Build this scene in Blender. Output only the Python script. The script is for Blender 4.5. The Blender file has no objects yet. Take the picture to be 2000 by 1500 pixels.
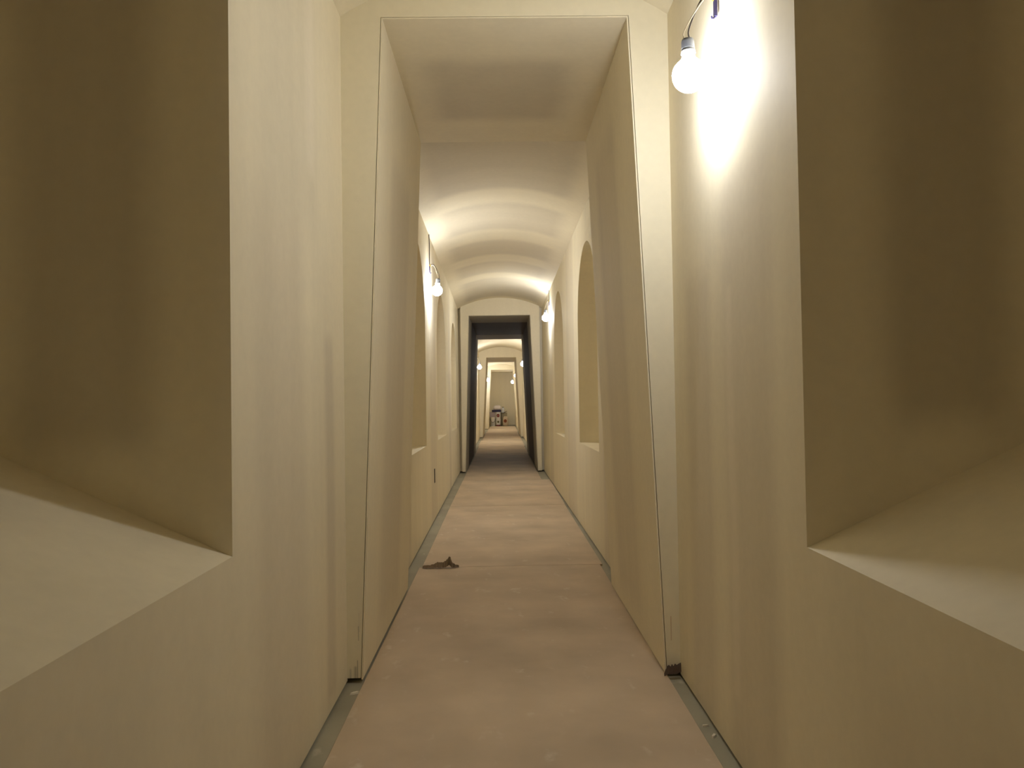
import bpy, math, random
from mathutils import Vector, Matrix
random.seed(7)
S = bpy.context.scene
COL = S.collection

# ------------------------------------------------------------------ camera, world, exposure
cam_d = bpy.data.cameras.new('camera')
cam = bpy.data.objects.new('camera', cam_d); COL.objects.link(cam)
YAW, PIT, ROL = 0.01537559, 0.02124997, 0.01572366
fwd = Vector((math.sin(YAW)*math.cos(PIT), math.cos(YAW)*math.cos(PIT), math.sin(PIT)))
r0 = fwd.cross(Vector((0, 0, 1))).normalized(); u0 = r0.cross(fwd)
rr = math.cos(ROL)*r0 - math.sin(ROL)*u0
uu = math.cos(ROL)*u0 + math.sin(ROL)*r0
m = Matrix((rr, uu, -fwd)).transposed().to_4x4()
m.translation = Vector((0, 0, 1.15))
cam.matrix_world = m
cam_d.sensor_fit = 'HORIZONTAL'; cam_d.sensor_width = 36.0
cam_d.lens = 1500/2000*36.0
cam_d.clip_start = 0.02; cam_d.clip_end = 200
S.camera = cam
w = bpy.data.worlds.new('world'); S.world = w; w.use_nodes = True
w.node_tree.nodes['Background'].inputs[0].default_value = (0, 0, 0, 1)
w.node_tree.nodes['Background'].inputs[1].default_value = 0.0
S.view_settings.view_transform = 'Standard'; S.view_settings.look = 'None'
S.view_settings.gamma = 1.0; S.view_settings.use_curve_mapping = False
S.view_settings.exposure = 0.0
S.cycles.max_bounces = 12; S.cycles.diffuse_bounces = 8


# ------------------------------------------------------------------ helpers
class MB:
    def __init__(s): s.v = []; s.f = []
    def vert(s, p): s.v.append(tuple(p)); return len(s.v)-1
    def face(s, *pts): s.f.append([s.vert(p) for p in pts])
    def box(s, a, b):
        x0, y0, z0 = a; x1, y1, z1 = b
        i = len(s.v)
        s.v += [(x0,y0,z0),(x1,y0,z0),(x1,y1,z0),(x0,y1,z0),(x0,y0,z1),(x1,y0,z1),(x1,y1,z1),(x0,y1,z1)]
        for q in ((0,3,2,1),(4,5,6,7),(0,1,5,4),(1,2,6,5),(2,3,7,6),(3,0,4,7)): s.f.append([i+k for k in q])
    def prism(s, poly, y0, y1):              # poly in (x,z), convex, extruded along y
        n = len(poly); i = len(s.v)
        s.v += [(x, y0, z) for x, z in poly] + [(x, y1, z) for x, z in poly]
        s.f.append([i+k for k in range(n)]); s.f.append([i+n+k for k in reversed(range(n))])
        for k in range(n): s.f.append([i+k, i+n+k, i+n+(k+1) % n, i+(k+1) % n])
    def lathe(s, prof, M=Matrix.Identity(4), n=24):
        i = len(s.v); L = len(prof)
        for r, z in prof:
            for k in range(n):
                a = 2*math.pi*k/n
                s.v.append(tuple(M @ Vector((r*math.cos(a), r*math.sin(a), z))))
        for j in range(L-1):
            for k in range(n):
                s.f.append([i+j*n+k, i+j*n+(k+1) % n, i+(j+1)*n+(k+1) % n, i+(j+1)*n+k])
        s.f.append([i+k for k in reversed(range(n))]); s.f.append([i+(L-1)*n+k for k in range(n)])
    def tube(s, pts, r, n=8):
        pts = [Vector(p) for p in pts]; rings = []
        for j, p in enumerate(pts):
            t = (pts[min(j+1, len(pts)-1)]-pts[max(j-1, 0)]).normalized()
            a = t.cross(Vector((0.31, 0.87, 0.38))).normalized(); b = t.cross(a)
            rings.append([s.vert(p+(a*math.cos(2*math.pi*k/n)+b*math.sin(2*math.pi*k/n))*r) for k in range(n)])
        for j in range(len(pts)-1):
            for k in range(n):
                s.f.append([rings[j][k], rings[j][(k+1) % n], rings[j+1][(k+1) % n], rings[j+1][k]])
        s.f.append(rings[0][::-1]); s.f.append(rings[-1])
    def build(s, name, mat, parent=None, smooth=False, merge=True):
        me = bpy.data.meshes.new(name); me.from_pydata(s.v, [], s.f)
        import bmesh
        bm = bmesh.new(); bm.from_mesh(me)
        if merge: bmesh.ops.remove_doubles(bm, verts=bm.verts, dist=1e-5)
        bmesh.ops.recalc_face_normals(bm, faces=bm.faces)
        bm.to_mesh(me); bm.free()
        if smooth:
            me.polygons.foreach_set('use_smooth', [True]*len(me.polygons))
        me.materials.append(mat)
        o = bpy.data.objects.new(name, me); COL.objects.link(o)
        if parent: o.parent = parent
        return o

def spline(pts, n=10):
    P = [Vector(p) for p in pts]; P = [P[0]]+P+[P[-1]]; out = []
    for i in range(1, len(P)-2):
        for k in range(n):
            t = k/n; a, b, c, d = P[i-1], P[i], P[i+1], P[i+2]
            out.append(0.5*((2*b)+(c-a)*t+(2*a-5*b+4*c-d)*t*t+(3*b-a-3*c+d)*t**3))
    out.append(P[-2]); return out

def thing(name, label, cat, loc=(0, 0, 0), group=None):
    o = bpy.data.objects.new(name, None); COL.objects.link(o); o.location = loc
    o.empty_display_size = 0.05
    o['label'] = label; o['category'] = cat
    if group: o['group'] = group
    return o
def tag(o, label, cat, group=None):
    o['label'] = label; o['category'] = cat
    if group: o['group'] = group
    return o
def struct(o, label=None):
    o['kind'] = 'structure'
    if label: o['label'] = label
    return o
def solid(o, t=0.0125, off=1.0):
    md = o.modifiers.new('thickness', 'SOLIDIFY'); md.thickness = t; md.offset = off
    return o

# ------------------------------------------------------------------ materials
def simple(name, col, rough=0.6, metal=0.0, spec=0.3):
    m = bpy.data.materials.new(name); m.use_nodes = True
    b = m.node_tree.nodes['Principled BSDF']
    b.inputs['Base Color'].default_value = (*col, 1); b.inputs['Roughness'].default_value = rough
    b.inputs['Metallic'].default_value = metal; b.inputs['Specular IOR Level'].default_value = spec
    nt = m.node_tree
    n = nt.nodes.new('ShaderNodeTexNoise'); n.inputs['Scale'].default_value = 14
    mx = nt.nodes.new('ShaderNodeMix'); mx.data_type = 'RGBA'
    mx.inputs['A'].default_value = (*[c*0.9 for c in col], 1); mx.inputs['B'].default_value = (*[min(1, c*1.08) for c in col], 1)
    nt.links.new(n.outputs['Fac'], mx.inputs['Factor']); nt.links.new(mx.outputs['Result'], b.inputs['Base Color'])
    return m

def plaster(name, base, patches=(), streak=0.07, axis='z', rough=0.75, mottle=0.04, wob=0.025):
    """painted plasterboard: base colour, soft vertical trowel streaks, and patches of bare board or
    filler, or painted-in dimming, given as (min corner, max corner, softness, colour multiplier)"""
    m = bpy.data.materials.new(name); m.use_nodes = True
    nt = m.node_tree; N = nt.nodes; L = nt.links
    b = N['Principled BSDF']; b.inputs['Roughness'].default_value = rough
    b.inputs['Specular IOR Level'].default_value = 0.18
    tc = N.new('ShaderNodeTexCoord')
    def noise(scale, sc, detail=3):
        mp = N.new('ShaderNodeMapping'); mp.inputs['Scale'].default_value = sc
        L.new(tc.outputs['Object'], mp.inputs['Vector'])
        n = N.new('ShaderNodeTexNoise'); n.inputs['Scale'].default_value = scale; n.inputs['Detail'].default_value = detail
        L.new(mp.outputs['Vector'], n.inputs['Vector']); return n
    def math_(op, a, bb=None, c=None):
        n = N.new('ShaderNodeMath'); n.operation = op
        for i, v in enumerate((a, bb, c)):
            if v is None: continue
            if isinstance(v, (int, float)): n.inputs[i].default_value = v
            else: L.new(v, n.inputs[i])
        return n.outputs[0]
    sc = {'z': (1, 1, 0.12), 'x': (0.12, 1, 1), 'y': (1, 0.12, 1)}[axis]
    st = noise(5.5, sc, 3); mo = noise(30, (1, 1, 1), 2)
    v = math_('MULTIPLY_ADD', st.outputs['Fac'], streak*2, 1-streak)
    v2 = math_('MULTIPLY_ADD', mo.outputs['Fac'], mottle*2, 1-mottle)
    val = math_('MULTIPLY', v, v2)
    colr = N.new('ShaderNodeMix'); colr.data_type = 'RGBA'; colr.blend_type = 'MULTIPLY'
    colr.inputs['Factor'].default_value = 1; colr.inputs['A'].default_value = (*base, 1)
    cmb = N.new('ShaderNodeCombineColor')
    for k in range(3): L.new(val, cmb.inputs[k])
    L.new(cmb.outputs[0], colr.inputs['B'])
    cur = colr.outputs['Result']
    wn = noise(4.0, (1, 1, 0.35), 3)
    off = N.new('ShaderNodeVectorMath'); off.operation = 'MULTIPLY_ADD'
    L.new(wn.outputs['Color'], off.inputs[0]); off.inputs[1].default_value = (2*wob,)*3
    add = N.new('ShaderNodeVectorMath'); add.operation = 'SUBTRACT'
    L.new(tc.outputs['Object'], add.inputs[0]); add.inputs[1].default_value = (wob,)*3
    L.new(add.outputs[0], off.inputs[2])
    sp = N.new('ShaderNodeSeparateXYZ'); L.new(off.outputs[0], sp.inputs[0])
    for lo, hi, soft, mul in patches:
        fac = None
        for k in range(3):
            for edge, sgn in ((lo[k], 1), (hi[k], -1)):
                if edge is None: continue
                mr = N.new('ShaderNodeMapRange'); mr.interpolation_type = 'SMOOTHSTEP'
                L.new(sp.outputs[k], mr.inputs['Value'])
                mr.inputs['From Min'].default_value = edge-soft/2; mr.inputs['From Max'].default_value = edge+soft/2
                if sgn < 0: mr.inputs['To Min'].default_value = 1; mr.inputs['To Max'].default_value = 0
                fac = mr.outputs[0] if fac is None else math_('MULTIPLY', fac, mr.outputs[0])
        mx = N.new('ShaderNodeMix'); mx.data_type = 'RGBA'; mx.blend_type = 'MULTIPLY'
        L.new(fac, mx.inputs['Factor']); L.new(cur, mx.inputs['A'])
        mm = mul if isinstance(mul, tuple) else (mul,)*3
        mx.inputs['B'].default_value = (*mm, 1); cur = mx.outputs['Result']
    L.new(cur, b.inputs['Base Color'])
    bp = N.new('ShaderNodeBump'); bp.inputs['Strength'].default_value = 0.05; bp.inputs['Distance'].default_value = 0.01
    L.new(st.outputs['Fac'], bp.inputs['Height']); L.new(bp.outputs[0], b.inputs['Normal'])
    return m

BASE = (0.80, 0.73, 0.56)
PAPER = (0.89, 0.88, 0.89)       # multiplier: bare board between the filled joints
PAPERD = (0.70, 0.69, 0.68)
N_ = None
def band(y0, y1, z0, z1, soft=0.1, mul=PAPER): return ((N_, y0, z0), (N_, y1, z1), soft, mul)

wl_p = [band(2.05, 2.55, -1, 1.75, .25), band(2.15, 2.75, 1.75, 4, .3, (.86, .86, .87)), band(2.86, 3.0, 0.05, 1.4, .08, (.86, .85, .86)),
        band(5.2, 5.5, -1, 4, .2), band(7.2, 7.9, -1, 4, .2), band(9.9, 10.3, -1, 4, .2),
        band(2.62, 2.72, 1.95, 2.6, .08, (1.07, 1.07, 1.1)), ((-1.17, 1.5, 1.05), (-0.84, 1.95, 4), .15, (.74, .73, .72)), ((N_, -3, -1), (-.6, 1.3, .6), .3, (.88, .87, .88)),  # last patch paints light falloff into the near lower wall
        ((-1.6, -.5, .8), (-.95, 1.65, 1.4), .12, (.92, .92, .93))]
wr_p = [band(2.05, 2.5, -1, 1.85, .15), band(2.66, 2.98, -1, 1.6, .12), band(2.4, 2.46, 0.2, 1.5, .05, (1.08, 1.08, 1.1)),
        band(5.2, 5.5, -1, 4, .2), band(7.4, 8.2, -1, 4, .2), band(10.3, 10.9, -1, 1.8, .2),
        ((.935, 1.5, 1.08), (1.24, 1.95, 4), .15, (.74, .73, .72)), ((.6, -3, -1), (N_, 1.5, .6), .3, (.9, .89, .9))]  # last patch: dimming low on the near wall, put into the colour
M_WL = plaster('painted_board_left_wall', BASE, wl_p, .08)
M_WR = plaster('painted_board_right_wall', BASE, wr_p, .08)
ce_p = [((-.52, a, N_), (.59, b, N_), .16, (.83, .825, .835)) for a, b in ((4.9, 6.35), (6.8, 7.75), (8.25, 9.0), (9.4, 10.15), (10.55, 12.2))]
M_CE = plaster('painted_board_vault', BASE, ce_p, .05, 'x')
d1_p = [((-.33, 3.62, 2.7), (.36, 4.38, 3), .18, (.8, .79, .8)), ((-1, 3.62, .1), (0, 4.3, 2.3), .2, PAPER),
        ((0, 3.7, .1), (1, 4.4, 2.5), .2, PAPER)]
M_D1 = plaster('painted_board_portal', BASE, d1_p, .05)
M_FRONT = plaster('smooth_painted_frame', (0.79, 0.73, 0.56), [((-.6095, 3.0, -.02), (-.6075, 3.4, .085), .004, .30), ((-.622, 3.0, -.02), (-.612, 3.4, .06), .012, .62), ((-.640, 3.0, -.02), (-.636, 3.4, .05), .01, .6), ((-.604, 3.0, .165), (-.602, 3.4, .225), .005, .42), ((-.6, 3.0, .20), (-.599, 3.4, .28), .006, .75), ((.694, 3., .14), (.697, 3.4, .24), .004, (.7, .55, .45))], .02, wob=.003)
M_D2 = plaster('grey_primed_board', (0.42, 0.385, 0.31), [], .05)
M_DARK = plaster('shade_darkened_board', (0.15, 0.125, 0.112), [], .08)  # grey board, colour darkened to stand in for the unlit mid-passage
M_EDGE = simple('raw_board_edge', (0.16, 0.12, 0.07), 0.9)

def floor_mat(name, base, dust, seed):
    m = bpy.data.materials.new(name); m.use_nodes = True
    nt = m.node_tree; N = nt.nodes; L = nt.links; b = N['Principled BSDF']
    b.inputs['Roughness'].default_value = 0.8; b.inputs['Specular IOR Level'].default_value = 0.15
    tc = N.new('ShaderNodeTexCoord')
    mp = N.new('ShaderNodeMapping'); mp.inputs['Location'].default_value = (seed, seed*1.7, 0)
    L.new(tc.outputs['Object'], mp.inputs['Vector'])
    def nz(s, d, sc=(1, 1, 1)):
        mm = N.new('ShaderNodeMapping'); mm.inputs['Scale'].default_value = sc; L.new(mp.outputs[0], mm.inputs[0])
        n = N.new('ShaderNodeTexNoise'); n.inputs['Scale'].default_value = s; n.inputs['Detail'].default_value = d
        L.new(mm.outputs[0], n.inputs['Vector']); return n.outputs['Fac']
    def ramp(src, p0, p1, c0, c1):
        r = N.new('ShaderNodeValToRGB'); r.color_ramp.elements[0].position = p0; r.color_ramp.elements[1].position = p1
        r.color_ramp.elements[0].color = (*c0, 1); r.color_ramp.elements[1].color = (*c1, 1); L.new(src, r.inputs[0]); return r.outputs[0]
    big = ramp(nz(2.2, 5), .3, .7, tuple(c*.84 for c in base), tuple(min(1, c*1.12) for c in base))
    mask = ramp(nz(5.0, 6, (2.2, 1, 1)), .60, .74, (0, 0, 0), (1, 1, 1))
    brk = ramp(nz(26, 4), .42, .62, (0, 0, 0), (1, 1, 1))
    mu = N.new('ShaderNodeMath'); mu.operation = 'MULTIPLY'; L.new(mask, mu.inputs[0]); L.new(brk, mu.inputs[1])
    mu2 = N.new('ShaderNodeMath'); mu2.operation = 'MULTIPLY'; L.new(mu.outputs[0], mu2.inputs[0]); mu2.inputs[1].default_value = .75
    mx = N.new('ShaderNodeMix'); mx.data_type = 'RGBA'; L.new(mu2.outputs[0], mx.inputs['Factor'])
    L.new(big, mx.inputs['A']); mx.inputs['B'].default_value = (*dust, 1)
    L.new(mx.outputs['Result'], b.inputs['Base Color'])
    return m
M_SHEET = floor_mat('brown_board_paper', (0.58, 0.47, 0.345), (0.74, 0.68, 0.57), 3.1)
M_SLAB = floor_mat('grey_screed', (0.38, 0.355, 0.27), (0.72, 0.68, 0.56), 9.4)

# ------------------------------------------------------------------ setting: profile of the corridor
def interp(K, y):
    if y <= K[0][0]: return K[0][1]
    for (a, va), (b, vb) in zip(K, K[1:]):
        if y <= b: return va+(vb-va)*(y-a)/(b-a)
    return K[-1][1]
XLK = [(-5, -.65), (5, -.65), (12.4, -.672), (24, -.655), (31, -.645), (37, -.62)]
XRK = [(-5, .732), (5, .732), (12.4, .695), (24, .70), (31, .675), (37, .66)]
SPK = [(-5, 2.77), (5, 2.77), (12.4, 2.64), (17.2, 2.68), (24, 2.655), (31, 2.46), (37, 2.45)]
XL = lambda y: interp(XLK, y); XR = lambda y: interp(XRK, y); SP = lambda y: interp(SPK, y)
Y_BACK = -5.0; Y_END = 35.7
Z_WALL = 0.002; Z_SLAB = -0.011; RISE = 0.17

def wall(side, bays, niches, mat, name):
    mb = MB(); X = XL if side < 0 else XR
    P = lambda y, z, d=0.0: (X(y)+side*d, y, z)
    for y0, y1 in bays:
        ns = sorted(n for n in niches if y0 < n['c'] < y1)
        cur = y0
        def quad(a, b, z0=None, z1=None):
            k = max(1, int((b-a)/1.2))
            for i in range(k):
                p, q = a+(b-a)*i/k, a+(b-a)*(i+1)/k
                mb.face(P(p, Z_WALL), P(q, Z_WALL), P(q, SP(q)+.004), P(p, SP(p)+.004))
        for n in ns:
            a, b = n['c']-n['r'], n['c']+n['r']; d = n['d']; zs, za, ri = n['sill'], n['spr'], n['rise']; sl = n['slope']
            quad(cur, a)
            NN = 28
            ys = [n['c']-n['r']*math.cos(math.pi*i/NN) for i in range(NN+1)]
            zf = lambda y: za+ri*math.sqrt(max(0, 1-((y-n['c'])/n['r'])**2))
            for p, q in zip(ys, ys[1:]):
                mb.face(P(p, Z_WALL), P(q, Z_WALL), P(q, zs), P(p, zs))
                mb.face(P(p, zf(p)), P(q, zf(q)), P(q, SP(q)+.004), P(p, SP(p)+.004))
                mb.face(P(p, zs), P(q, zs), P(q, zs+sl*d, d), P(p, zs+sl*d, d))          # sill
                mb.face(P(p, zf(p)), P(q, zf(q)), P(q, zf(q), d), P(p, zf(p), d))        # arch soffit
                mb.face(P(p, zs+sl*d, d), P(q, zs+sl*d, d), P(q, zf(q), d), P(p, zf(p), d))  # niche back
            for e in (a, b):
                mb.face(P(e, zs), P(e, zs+sl*d, d), P(e, za, d), P(e, za))               # jambs
            cur = b
        quad(cur, y1)
    o = mb.build(name, mat)
    return struct(o)

class Niche(dict):
    def __lt__(s, o): return s['c'] < o['c']
def nb(c, r=.665, sill=.76, spr=1.80, rise=.66, d=.42, slope=-.04): return Niche(c=c, r=r, sill=sill, spr=spr, rise=rise, d=d, slope=slope)
near = dict(sill=.785, spr=2.42, rise=.22, d=.85, slope=.455)
left_n = [nb(.86, 1.005, **near), nb(6.12), nb(7.58, .052, sill=.35, spr=.49, rise=0, d=.055, slope=0), nb(8.72, sill=.745, spr=1.72, rise=.63), nb(11.10, .6, sill=.74, spr=1.68, rise=.6), nb(20.2, .6, spr=1.6, rise=.6), nb(-2.6, 1.0, **near)]
right_n = [nb(.84, 1.005, **near), nb(6.38, sill=.755), nb(9.27, sill=.725), nb(19.4, .6, spr=1.6, rise=.6), nb(-2.6, 1.0, **near)]
D1, D1B, D2, D2B, D3, D3B, D4, D4B = 3.21, 4.76, 12.4, 17.2, 24.0, 27.0, 31.1, 32.3
BAYS = [(Y_BACK, D1), (D1B, D2+.12), (D2B, D3), (D3B, D4)]
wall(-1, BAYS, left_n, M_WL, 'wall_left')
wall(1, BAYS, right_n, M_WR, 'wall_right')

# vaulted ceiling
mb = MB()
for (y0, y1), rise in zip(BAYS, (.21, RISE, RISE, .15)):
    k = max(2, int((y1-y0)/.8)); NA = 26
    for i in range(k):
        p, q = y0+(y1-y0)*i/k, y0+(y1-y0)*(i+1)/k
        def A(y, t):
            a, b = XL(y)-.01, XR(y)+.01
            c = (a+b)/2; h = (b-a)/2
            R = (h*h+rise*rise)/(2*rise); x = -h+2*h*t
            return (c+x, y, SP(y)+rise-R+math.sqrt(R*R-x*x))
        for j in range(NA):
            mb.face(A(p, j/NA), A(p, (j+1)/NA), A(q, (j+1)/NA), A(q, j/NA))
ce = struct(mb.build('ceiling', M_CE, smooth=True))
me = ce.data

# screed slab under everything
mb = MB(); mb.box((-1.1, Y_BACK-.3, Z_SLAB-.1), (1.15, Y_END+.4, Z_SLAB))
struct(mb.build('floor', M_SLAB))
# end walls
mb = MB(); mb.box((-1.0, Y_END, Z_WALL), (1.0, Y_END+.1, 2.9)); struct(mb.build('wall_back', M_D1))
mb = MB(); mb.box((-1.0, Y_BACK-.1, Z_WALL), (1.0, Y_BACK, 3.2)); struct(mb.build('wall_front', M_D1))
# corner facing of the hidden outer shell (keeps the shadow gaps under the walls dark)
# ------------------------------------------------------------------ portals
def portal(n, y0, y1, tl, tr, bl, br, top, mat_front, segs, slot=0.0, gap=.0025):
    """front plate with a battered opening, a recessed lining board behind a hairline joint, plate on the far side"""
    LIN = .006
    def plate(mb, ya, yb, sg=0):
        a, b = XL(ya)+slot-(.0 if slot else .012), XR(ya)-slot+(.0 if slot else .012)
        th = top+LIN
        xa = lambda z: bl+(tl-bl)*z/top-LIN-gap
        xb = lambda z: br+(tr-br)*z/top+LIN+gap
        zb = .012
        mb.prism([(a, zb), (xa(0), zb), (xa(th), th+gap), (a, th+gap)], ya, yb)
        mb.prism([(xb(0), zb), (b, zb), (b, th+gap), (xb(th), th+gap)], ya, yb)
        mb.prism([(a, th+gap), (b, th+gap), (b, SP(ya)+.30), (a, SP(ya)+.30)], ya, yb)
    mb = MB(); plate(mb, y0, y0+.05)
    if slot:                                    # shallow rebate between the plate and the side walls
        for xa_, xb_ in ((XL(y0)-.01, XL(y0)+slot+.02), (XR(y0)-slot-.02, XR(y0)+.01)): mb.box((xa_, y0+.105, .012), (xb_, y0+.12, SP(y0)+.1))
    root = struct(mb.build('door_%d' % n, mat_front, merge=False))
    mb = MB(); plate(mb, y1-.05, y1); mb.build('rear_frame', mat_front, root, merge=False)
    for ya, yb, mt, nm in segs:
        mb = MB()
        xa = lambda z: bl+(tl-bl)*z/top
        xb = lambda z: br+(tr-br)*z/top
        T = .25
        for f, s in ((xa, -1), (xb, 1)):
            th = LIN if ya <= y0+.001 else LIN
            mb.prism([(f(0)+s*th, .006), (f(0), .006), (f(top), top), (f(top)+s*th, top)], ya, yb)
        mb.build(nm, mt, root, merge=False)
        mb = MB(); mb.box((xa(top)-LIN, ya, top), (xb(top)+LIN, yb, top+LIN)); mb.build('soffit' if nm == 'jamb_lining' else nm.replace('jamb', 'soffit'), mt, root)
    return root
portal(1, D1, D1B, -.472, .559, -.5865, .668, 2.764, M_FRONT, [(D1, D1B, M_D1, 'jamb_lining')])
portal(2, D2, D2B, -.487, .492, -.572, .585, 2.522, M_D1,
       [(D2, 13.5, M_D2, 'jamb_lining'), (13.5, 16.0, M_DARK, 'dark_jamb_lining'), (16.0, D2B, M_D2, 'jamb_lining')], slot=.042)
portal(3, D3, D3B, -.420, .508, -.566, .622, 2.497, M_D1, [(D3, D3B, M_D1, 'jamb_lining')])
portal(4, D4, D4B, -.365, .525, -.506, .665, 2.395, M_D1, [(D4, D4B, M_D1, 'jamb_lining')])
# recess behind the last portal
mb = MB()
for s, xx in ((-1, -.52), (1, .67)):
    mb.box((xx if s > 0 else xx-.05, D4B, Z_WALL), (xx+.05 if s > 0 else xx, Y_END, 2.6))
struct(mb.build('wall_recess', M_D1, merge=False))
mb = MB(); mb.box((-.6, D4B, 2.45), (.75, Y_END, 2.55)); struct(mb.build('ceiling', M_D1))

# ------------------------------------------------------------------ loose boards on the floor
sheets = [(-3.63, -.64, -.58, .675, 0, 'bare brown plasterboard sheet on the floor behind the camera'),
          (-.63, 2.360, -.58, .675, 0, 'bare brown plasterboard sheet on the floor under the camera'),
          (2.366, 5.36, -.580, .675, 0.0, 'brown plasterboard floor sheet nearest the camera, filling the bottom of the photo'),
          (5.366, 8.425, -.565, .690, .0012, 'brown plasterboard floor sheet just beyond the torn paper scrap'),
          (8.435, 11.13, -.565, .695, -.002, 'brown plasterboard floor sheet between second and third joints past the first portal'),
          (11.14, 13.86, -.560, .575, .001, 'brown plasterboard floor sheet at the mouth of the dark portal'),
          (13.87, 16.60, -.555, .57, 0, 'shadowed brown plasterboard floor sheet inside the dark portal'),
          (16.61, 19.30, -.56, .58, .002, 'brown plasterboard floor sheet coming out of the far side of the dark portal'),
          (19.31, 22.3, -.58, .60, 0, 'brown plasterboard floor sheet in the lit bay beyond the dark portal'),
          (22.31, 25.3, -.54, .60, 0, 'brown plasterboard floor sheet at the threshold of the third portal'),
          (25.31, 28.3, -.54, .60, 0, 'pale plasterboard floor sheet leaving the third portal'),
          (28.31, 31.3, -.5, .62, 0, 'pale plasterboard floor sheet in front of the last portal'),
          (31.31, 34.3, -.48, .62, 0, 'pale plasterboard floor sheet inside the last portal')]
for y0, y1, x0, x1, a, lab in sheets:
    mb = MB(); e = .0015; cx, cy = (x0+x1)/2, (y0+y1)/2; hx, hy = (x1-x0)/2, (y1-y0)/2
    i = 0
    mb.prism([(-hx, 0), (hx, 0), (hx, .0095), (hx-e, .011), (-hx+e, .011), (-hx, .0095)], -hy, hy)
    o = mb.build('floor_board', M_SHEET); o.location = (cx, cy, Z_SLAB); o.rotation_euler = (0, 0, a)
    tag(o, lab, 'floor board', 'plasterboard sheets laid on the floor')

# ------------------------------------------------------------------ lamps
def bulb_mat(strength):
    m = bpy.data.materials.new('lit_bulb'); m.use_nodes = True
    nt = m.node_tree; nt.nodes.clear()
    em = nt.nodes.new('ShaderNodeEmission'); em.inputs['Color'].default_value = (.975, .99, 1.02, 1); em.inputs['Strength'].default_value = strength
    ou = nt.nodes.new('ShaderNodeOutputMaterial'); nt.links.new(em.outputs[0], ou.inputs[0])
    return m
M_SOCK = simple('grey_plastic_socket', (0.11, 0.115, 0.13), .45)
M_WHITE = simple('white_plastic', (0.75, 0.74, 0.72), .5)
M_WIREW = simple('white_cable', (0.72, 0.66, 0.55), .5)
M_WIRED = simple('dark_cable', (0.06, 0.05, 0.05), .5)
M_CLIP = simple('dark_blue_clip', (0.05, 0.045, 0.13), .4)
M_BRASS = simple('yellow_connector', (0.55, 0.42, 0.06), .35)

def lamp(bulb, hook, tilt, label, rb=.05, power=.70):
    """bulb = centre of the bulb, hook = point on the wall the cable leaves from, tilt = direction of the socket axis"""
    B = Vector(bulb); H = Vector(hook)
    root = thing('hanging_lamp', label, 'lamp', H, 'bare bulbs hung along the corridor walls')
    T = Vector(tilt).normalized()
    q = Vector((0, 0, 1)).rotation_difference(T).to_matrix().to_4x4()
    M = Matrix.Translation(B-H) @ q
    k = .043/.04
    dz = .04*k-rb*.98
    prof = [(.001, dz-rb)]+[(rb*math.sin(a), dz-rb*math.cos(a)) for a in [math.radians(x) for x in range(15, 131, 10)]]
    prof += [(.022*k, .038*k), (.0165, .050*k+.006), (.016, .066*k)]
    mb = MB(); mb.lathe(prof, M); mb.build('bulb', bulb_mat(power/rb**2), root, smooth=True)
    z0 = .058*k
    mb = MB(); mb.lathe([(.0225, z0), (.0225, z0+.006), (.020, z0+.007), (.020, z0+.011), (.0215, z0+.012), (.0205, z0+.036), (.018, z0+.043), (.009, z0+.046)], M)
    so = mb.build('socket', M_SOCK, root, smooth=False)
    mb = MB(); mb.lathe([(.0232, z0-.004), (.0232, z0+.003)], M); mb.build('socket_ring', M_WHITE, so)
    top = M @ Vector((.007, 0, z0+.044)); top2 = M @ Vector((-.008, 0, z0+.044))
    mid = (top+Vector((0, 0, 0)))*.45+T*.055
    mb = MB(); mb.tube(spline([top2, top2+T*.03, mid*.9+Vector((0, 0, .012)), Vector((0, 0, .012))]), .0026); mb.build('white_wire', M_WIREW, root, smooth=True)
    mb = MB(); mb.tube(spline([top, top+T*.035, mid+Vector((0, .006, .018)), Vector((0, .004, .03))]), .0026); mb.build('dark_wire', M_WIRED, root, smooth=True)
    sx = -1 if H.x < 0 else 1
    # clip and connector screwed on the wall
    mb = MB(); mb.box((-.006 if sx > 0 else -.004, -.007, -.045), (.004 if sx > 0 else .006, .007, .015))
    mb.tube(spline([(0, 0, -.042), (-.010*sx, 0, -.052), (-.014*sx, 0, -.044)], 5), .003)
    cl = mb.build('wall_clip', M_CLIP, root, merge=False)
    mb = MB(); mb.lathe([(.007, .0), (.007, .02), (.004, .024)], Matrix.Translation((-.004*sx, 0, .008)), 12); mb.build('connector', M_BRASS, cl)
    # feed cable up the wall to the spring of the vault
    zt = SP(H.y)-H.z-.004
    mb = MB(); mb.tube(spline([(0, .004, .02), (.001*sx, .003, .08), (0, .006, zt*.6), (.002*sx, .004, zt)]), .004); mb.build('feed_cable', M_WIRED, root, smooth=True)
    return root

lamp((.626, 2.45, 2.202), (.722, 2.47, 2.437), (-.03, 0, 1), 'bare bulb hanging at top right, nearest the camera, beside the first portal', .055, .45)
lamp((-.580, 7.22, 2.200), (-.648, 7.22, 2.41), (.10, 0, 1), 'glowing bare bulb on the left wall between the first two arched niches')
lamp((.645, 10.62, 2.292), (.695, 10.62, 2.50), (.02, 0, 1), 'glowing bare bulb on the right wall just past the second arched niche')
lamp((-.585, 22.0, 2.131), (-.650, 22.0, 2.36), (.06, 0, 1), 'far bare bulb on the left wall seen through the dark portal', .06, .6)
lamp((.620, 20.8, 2.143), (.690, 20.8, 2.37), (-.06, 0, 1), 'far bare bulb on the right seen against the dark portal edge', .06, .58)
lamp((-.48, 30.3, 1.99), (-.638, 30.3, 2.25), (.1, 0, 1), 'furthest bare bulb on the left, in front of the last portal', .065, .62)
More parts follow.
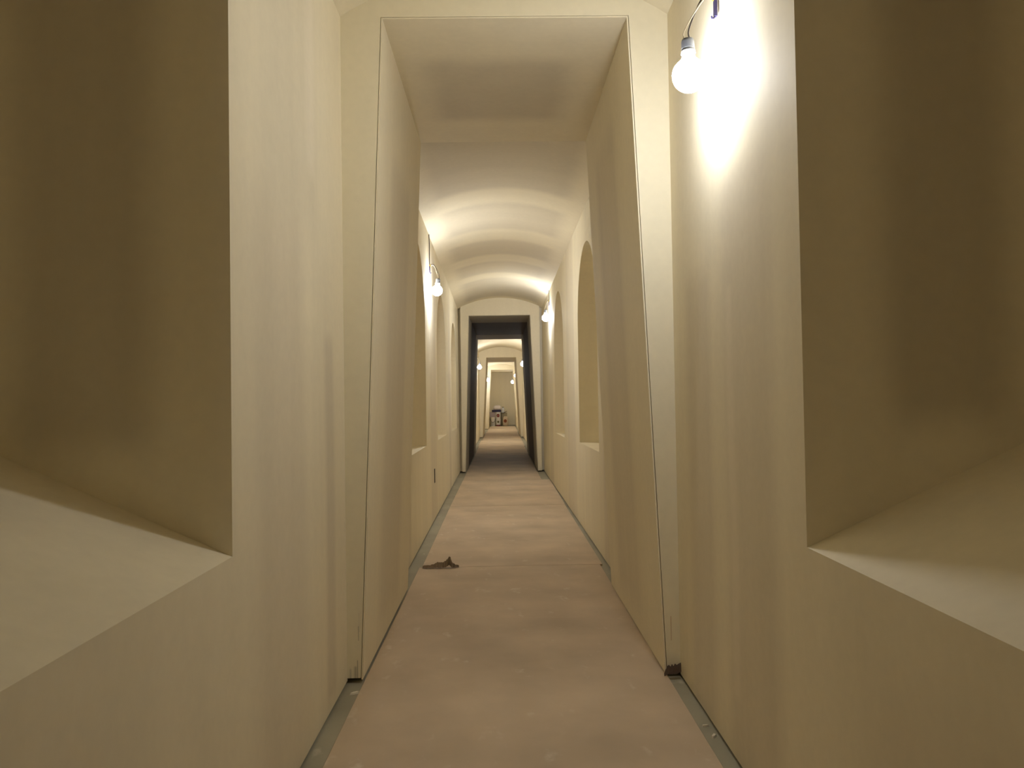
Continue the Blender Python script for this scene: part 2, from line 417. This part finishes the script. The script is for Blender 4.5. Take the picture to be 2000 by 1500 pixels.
lamp((.535, 33.4, 1.965), (.662, 33.4, 2.2), (-.1, 0, 1), 'lower of the two furthest bulbs on the right, near the end wall', .065, .42)
lamp((-.575, -3.9, 2.2), (-.640, -3.9, 2.43), (.06, 0, 1), 'unseen fill bulb added on the left wall behind the camera', .05, .20)  # added out of view to brighten the near niche jambs
lamp((.575, 28.5, 2.076), (.675, 28.5, 2.3), (-.06, 0, 1), 'upper and smaller of the two furthest bulbs on the right', .055, .2)

# ------------------------------------------------------------------ socket box cut-out, scraps

M_BLACK = simple('black_plastic', (0.012, 0.011, 0.010), .7)
root = thing('outlet_box', 'empty black socket box cut into the left wall low down past the first niche', 'socket box', (XL(7.58)-.05, 7.58, .42))
mb = MB(); d0, d1 = -.003, .0495
for a, b in (((d0, -.052, -.07), (d1, -.0505, .07)), ((d0, .0505, -.07), (d1, .052, .07)), ((d0, -.052, -.071), (d1, .052, -.0695)), ((d0, -.052, .0685), (d1, .052, .07)), ((d0-.002, -.052, -.07), (d0, .052, .07))): mb.box(a, b)
mb.build('casing', M_BLACK, root, merge=False)
mb = MB()
for yy in (-.02, .02): mb.tube(spline([(0, yy, .05), (.02, yy*.8, .02), (.03, yy*.5, -.03), (.02, yy*.7, -.05)]), .004)
mb.build('wire', M_WIRED, root, smooth=True)

def flake(name, pts, width, mat, label, cat, loc, rot=0, t=.0012, tilt=.0):
    """a strip of torn board paper: profile pts (along, up) with a ragged width"""
    rnd = random.Random(len(pts)*7+3); mb = MB(); P = spline([(a, 0, b) for a, b in pts], 6); n = len(P); g = []
    for i, p in enumerate(P):
        f = .35+.65*math.sin(math.pi*min(1, (i+.6)/n))
        wd = width*f*(.8+.4*rnd.random()); sh = (rnd.random()-.5)*width*.3
        g.append([mb.vert((p.x, sh*math.cos(tilt)+wd*k/2*math.cos(tilt), p.z*(1-.55*(k < 0))+wd*(k+1)/2*math.sin(tilt)+.004*(k*k)*(1 if i % 2 else .6))) for k in (-1, 0, 1)])
    for i in range(n-1):
        for k in range(2): mb.f.append([g[i][k], g[i+1][k], g[i+1][k+1], g[i][k+1]])
    o = mb.build(name, mat); solid(o, t); o.location = loc; o.rotation_euler = (0, 0, rot); return tag(o, label, cat)
M_SCRAP = simple('torn_brown_paper', (0.20, 0.145, 0.085), .9)
M_SCRAPD = simple('torn_dark_tape', (0.10, 0.07, 0.055), .8)
flake('paper_scrap', [(-.135, .002), (-.06, .006), (-.03, .012), (.0, .010), (.025, .018), (.048, .044), (.058, .036), (.066, .012), (.085, .004), (.115, .002)], .075, M_SCRAP,
      'torn brown paper scrap curling up on the first joint between floor sheets', 'scrap', (-.42, 5.335, .001), .02, tilt=.30)
flake('tape_scrap', [(-.035, .0), (-.02, .018), (.0, .016), (.02, .024), (.034, .04)], .028, M_SCRAPD,
      'dark torn tape scrap at the foot of the first portal, right side', 'scrap', (.693, 3.180, .002), .05, tilt=1.1)
# chips of plaster lying in the gutter strips
M_CHIP = simple('white_plaster_chip', (0.75, 0.70, 0.58), .9)
for (x, y, s, a, lab) in ((-.598, 3.10, .022, .5, 'white plaster chip at the foot of the first portal, left side'),
                          (.706, 2.72, .016, .2, 'white plaster chip in the right floor gutter, farther of the two'),
                          (.712, 2.64, .02, 1.0, 'white plaster chip in the right floor gutter, nearer the camera')):
    mb = MB(); rnd = random.Random(int(s*1e4)); n = 7
    ring = [((.7+.5*rnd.random())*s*math.cos(2*math.pi*k/n), (.5+.4*rnd.random())*s*.5*math.sin(2*math.pi*k/n)) for k in range(n)]
    lo = [mb.vert((p[0], p[1], 0)) for p in ring]; hi = [mb.vert((p[0]*.8, p[1]*.8, .006+.003*rnd.random())) for p in ring]
    mb.f.append(lo[::-1]); mb.f.append(hi)
    for k in range(n): mb.f.append([lo[k], lo[(k+1) % n], hi[(k+1) % n], hi[k]])
    o = mb.build('plaster_chip', M_CHIP); o.location = (x, y, Z_SLAB); o.rotation_euler = (0, 0, a)
    tag(o, lab, 'plaster chip', 'plaster chips in the floor gutters')

# ------------------------------------------------------------------ builders' materials piled at the end wall
Y0 = 35.0; ZF = Z_SLAB
M_PAIL = simple('white_pail', (0.72, 0.70, 0.66), .4)
M_LILAC = simple('mauve_grey_card', (0.40, 0.34, 0.35), .8)
M_BLUE = simple('navy_plastic', (0.035, 0.03, 0.075), .5)
M_SACK = simple('white_paper_sack', (0.66, 0.60, 0.58), .9)
M_RED = simple('dark_red_print', (0.20, 0.035, 0.03), .6)
M_RUST = simple('rust_print', (0.24, 0.07, 0.025), .6)
M_OLIVE = simple('olive_card', (0.36, 0.31, 0.20), .85)
M_GREEN = simple('dark_green_print', (0.10, 0.085, 0.03), .6)
M_BEIGE = simple('kraft_sack', (0.58, 0.46, 0.32), .9)
M_STEEL = simple('dark_steel', (0.10, 0.085, 0.06), .45, .4)
def disc(mb, c, r, y, n=20):                    # thin round print on a face turned to the camera
    mb.prism([(c[0]+r*math.cos(2*math.pi*k/n), c[1]+r*1.12*math.sin(2*math.pi*k/n)) for k in range(n)], y-.002, y+.002)
def pail(name, x, y, z, r, h, label, body, band=None, mark=None, handle=True):
    root = thing(name, label, 'bucket', (x, y, z), None)
    mb = MB(); mb.lathe([(r*.86, 0), (r*.98, h*.9), (r*1.04, h*.9), (r*1.04, h*.95), (r, h*.95), (r, h), (r*.3, h)]); mb.build('body', body, root)
    mb = MB(); mb.lathe([(r*1.06, h*.955), (r*1.06, h), (r*.95, h+.008), (r*.3, h+.006)]); mb.build('lid', body, root)
    if handle:
        mb = MB(); mb.tube([(r*1.05*math.cos(a), -r*1.0*abs(math.sin(a))*.35-.02*0-r*.92*math.sin(a)*0.75, h*.86-h*.42*math.sin(a)) for a in [math.pi*k/14 for k in range(15)]], .008); mb.build('handle', M_STEEL, root)
    if band:
        mb = MB(); q0 = .86+.12*.0; mb.lathe([(r*.875, 0.004), (r*.905, h*.2)]); mb.build('red_base_band', band, root)
    if mark:
        mb = MB(); c, rm, mt = mark; nn = 20
        for k in range(nn):
            pass
        pts = []
        for k in range(nn):
            a = 2*math.pi*k/nn; dx = rm*math.cos(a); dz = rm*1.1*math.sin(a); zz = c+dz
            R = r*(.86+.12*zz/(h*.9))+.003; pts.append((dx, -math.sqrt(max(1e-6, R*R-dx*dx)), zz))
        R = r*(.86+.12*c/(h*.9))+.004
        ci = mb.vert((0, -R, c)); ids = [mb.vert(p) for p in pts]
        for k in range(nn): mb.f.append([ci, ids[k], ids[(k+1) % nn]])
        o = mb.build('round_mark', mt, root); solid(o, .002)
    return root
pail('bucket', -.355, Y0-.12, ZF, .105, .40, 'white lidded bucket with dark handle at lower left of the end-wall pile', M_PAIL)
mb = MB(); mb.box((-.13, -.1, 0), (.11, .1, .225)); root = thing('cardboard_box', 'mauve grey cardboard box on top of the white bucket in the end-wall pile', 'box', (-.362, Y0-.12, ZF+.412))
mb.build('body', M_LILAC, root); mb = MB(); mb.box((-.132, -.02, .2255), (.112, .02, .2275)); mb.build('tape', M_SACK, root)
pail('paint_tub', -.115, Y0-.14, ZF, .115, .31, 'lower white tub with dark green mark and red base in the end-wall pile', M_PAIL, band=M_RED, mark=(.20, .045, M_GREEN), handle=False)
pail('paint_tub', -.115, Y0-.14, ZF+.318, .115, .315, 'upper white tub with big dark red spot in the end-wall pile', M_PAIL, mark=(.165, .072, M_RED), handle=False)
# flat navy case with a white sack on it
root = thing('case', 'long flat navy blue case lying across the tops of the tub and box', 'case', (-.185, Y0-.13, ZF+.641))
mb = MB(); mb.box((-.205, -.11, 0), (.205, .11, .055)); mb.build('base', M_BLUE, root)
mb = MB(); mb.box((-.207, -.112, .057), (.207, .112, .098)); mb.box((-.05, -.122, .04), (-.02, -.112, .07)); mb.box((.05, -.122, .04), (.08, -.112, .07)); mb.build('lid', M_BLUE, root, merge=False)
def sack(name, loc, sx, sy, sz, mat, label, parts=(), seed=1):
    root = thing(name, label, 'sack', loc); mb = MB(); rnd = random.Random(seed); nu, nv = 20, 10
    rows = []
    for j in range(nv+1):
        t = j/nv; row = []
        for k in range(nu):
            a = 2*math.pi*k/nu; ca, sa = math.cos(a), math.sin(a); e = .45
            fx = math.copysign(abs(ca)**e, ca); fy = math.copysign(abs(sa)**e, sa)
            f = 1-.25*abs(2*t-1)**3-(.25*t**4)
            row.append(mb.vert((sx*fx*f*(1+.04*rnd.uniform(-1, 1)), sy*fy*f*(1+.05*rnd.uniform(-1, 1)), sz*t)))
        rows.append(row)
    for j in range(nv):
        for k in range(nu): mb.f.append([rows[j][k], rows[j][(k+1) % nu], rows[j+1][(k+1) % nu], rows[j+1][k]])
    mb.f.append(rows[0][::-1]); mb.f.append(rows[-1]); mb.build('bag', mat, root, smooth=True)
    for nm, c, r, mt in parts:
        mb = MB(); disc(mb, c, r, -sy*1.03); mb.build(nm, mt, root)
    return root
sack('sack', (-.15, Y0-.13, ZF+.741), .175, .10, .20, M_SACK, 'crumpled white paper sack lying on the navy case', seed=4)
root = thing('cardboard_box', 'tall olive cardboard box behind the kraft sack at the end wall', 'box', (.135, Y0+.12, ZF))
mb = MB(); mb.box((-.16, -.13, 0), (.16, .13, .60)); mb.build('body', M_OLIVE, root)
mb = MB(); mb.box((-.161, -.1315, .30), (.161, .131, .305)); mb.build('flap_seam', M_GREEN, root)
sack('sack', (.215, Y0-.16, ZF), .125, .11, .44, M_BEIGE, 'kraft paper sack with a rust red spot, at right of the end-wall pile', [('round_mark', (-.01, .235), .070, M_RUST)], 6)
root = thing('bottle', 'white plastic bottle with dark cap standing on the olive box', 'bottle', (.105, Y0+.06, ZF+.60))
mb = MB(); mb.lathe([(.062, 0), (.068, .01), (.068, .17), (.045, .22), (.030, .235)]); mb.build('body', M_WHITE, root, smooth=True)
mb = MB(); mb.lathe([(.034, .236), (.034, .262), (.02, .266)]); mb.build('cap', M_STEEL, root)
root = thing('trowel', 'dark steel trowel lying on the front edge of the olive box', 'trowel', (.15, Y0-.03, ZF+.603))
mb = MB(); mb.prism([(-.14, .004), (.02, .0), (.02, .006), (-.14, .010)], -.05, .03); mb.build('blade', M_STEEL, root)
mb = MB(); mb.tube(spline([(.0, -.01, .006), (.05, -.01, .02), (.10, -.01, .05), (.14, -.01, .07)]), .012); mb.build('handle', M_EDGE, root)
root = thing('stick', 'thin dark stick leaning on the olive box beside the tubs', 'stick', (.035, Y0-.10, ZF))
mb = MB(); mb.tube([(0, 0, .0), (.0, .02, .28), (.005, .055, .58)], .011); mb.build('shaft', M_STEEL, root)
mb = MB(); mb.tube([(0, -.002, .0), (.0, .0, .05)], .016); mb.build('tip', M_BLACK, root)
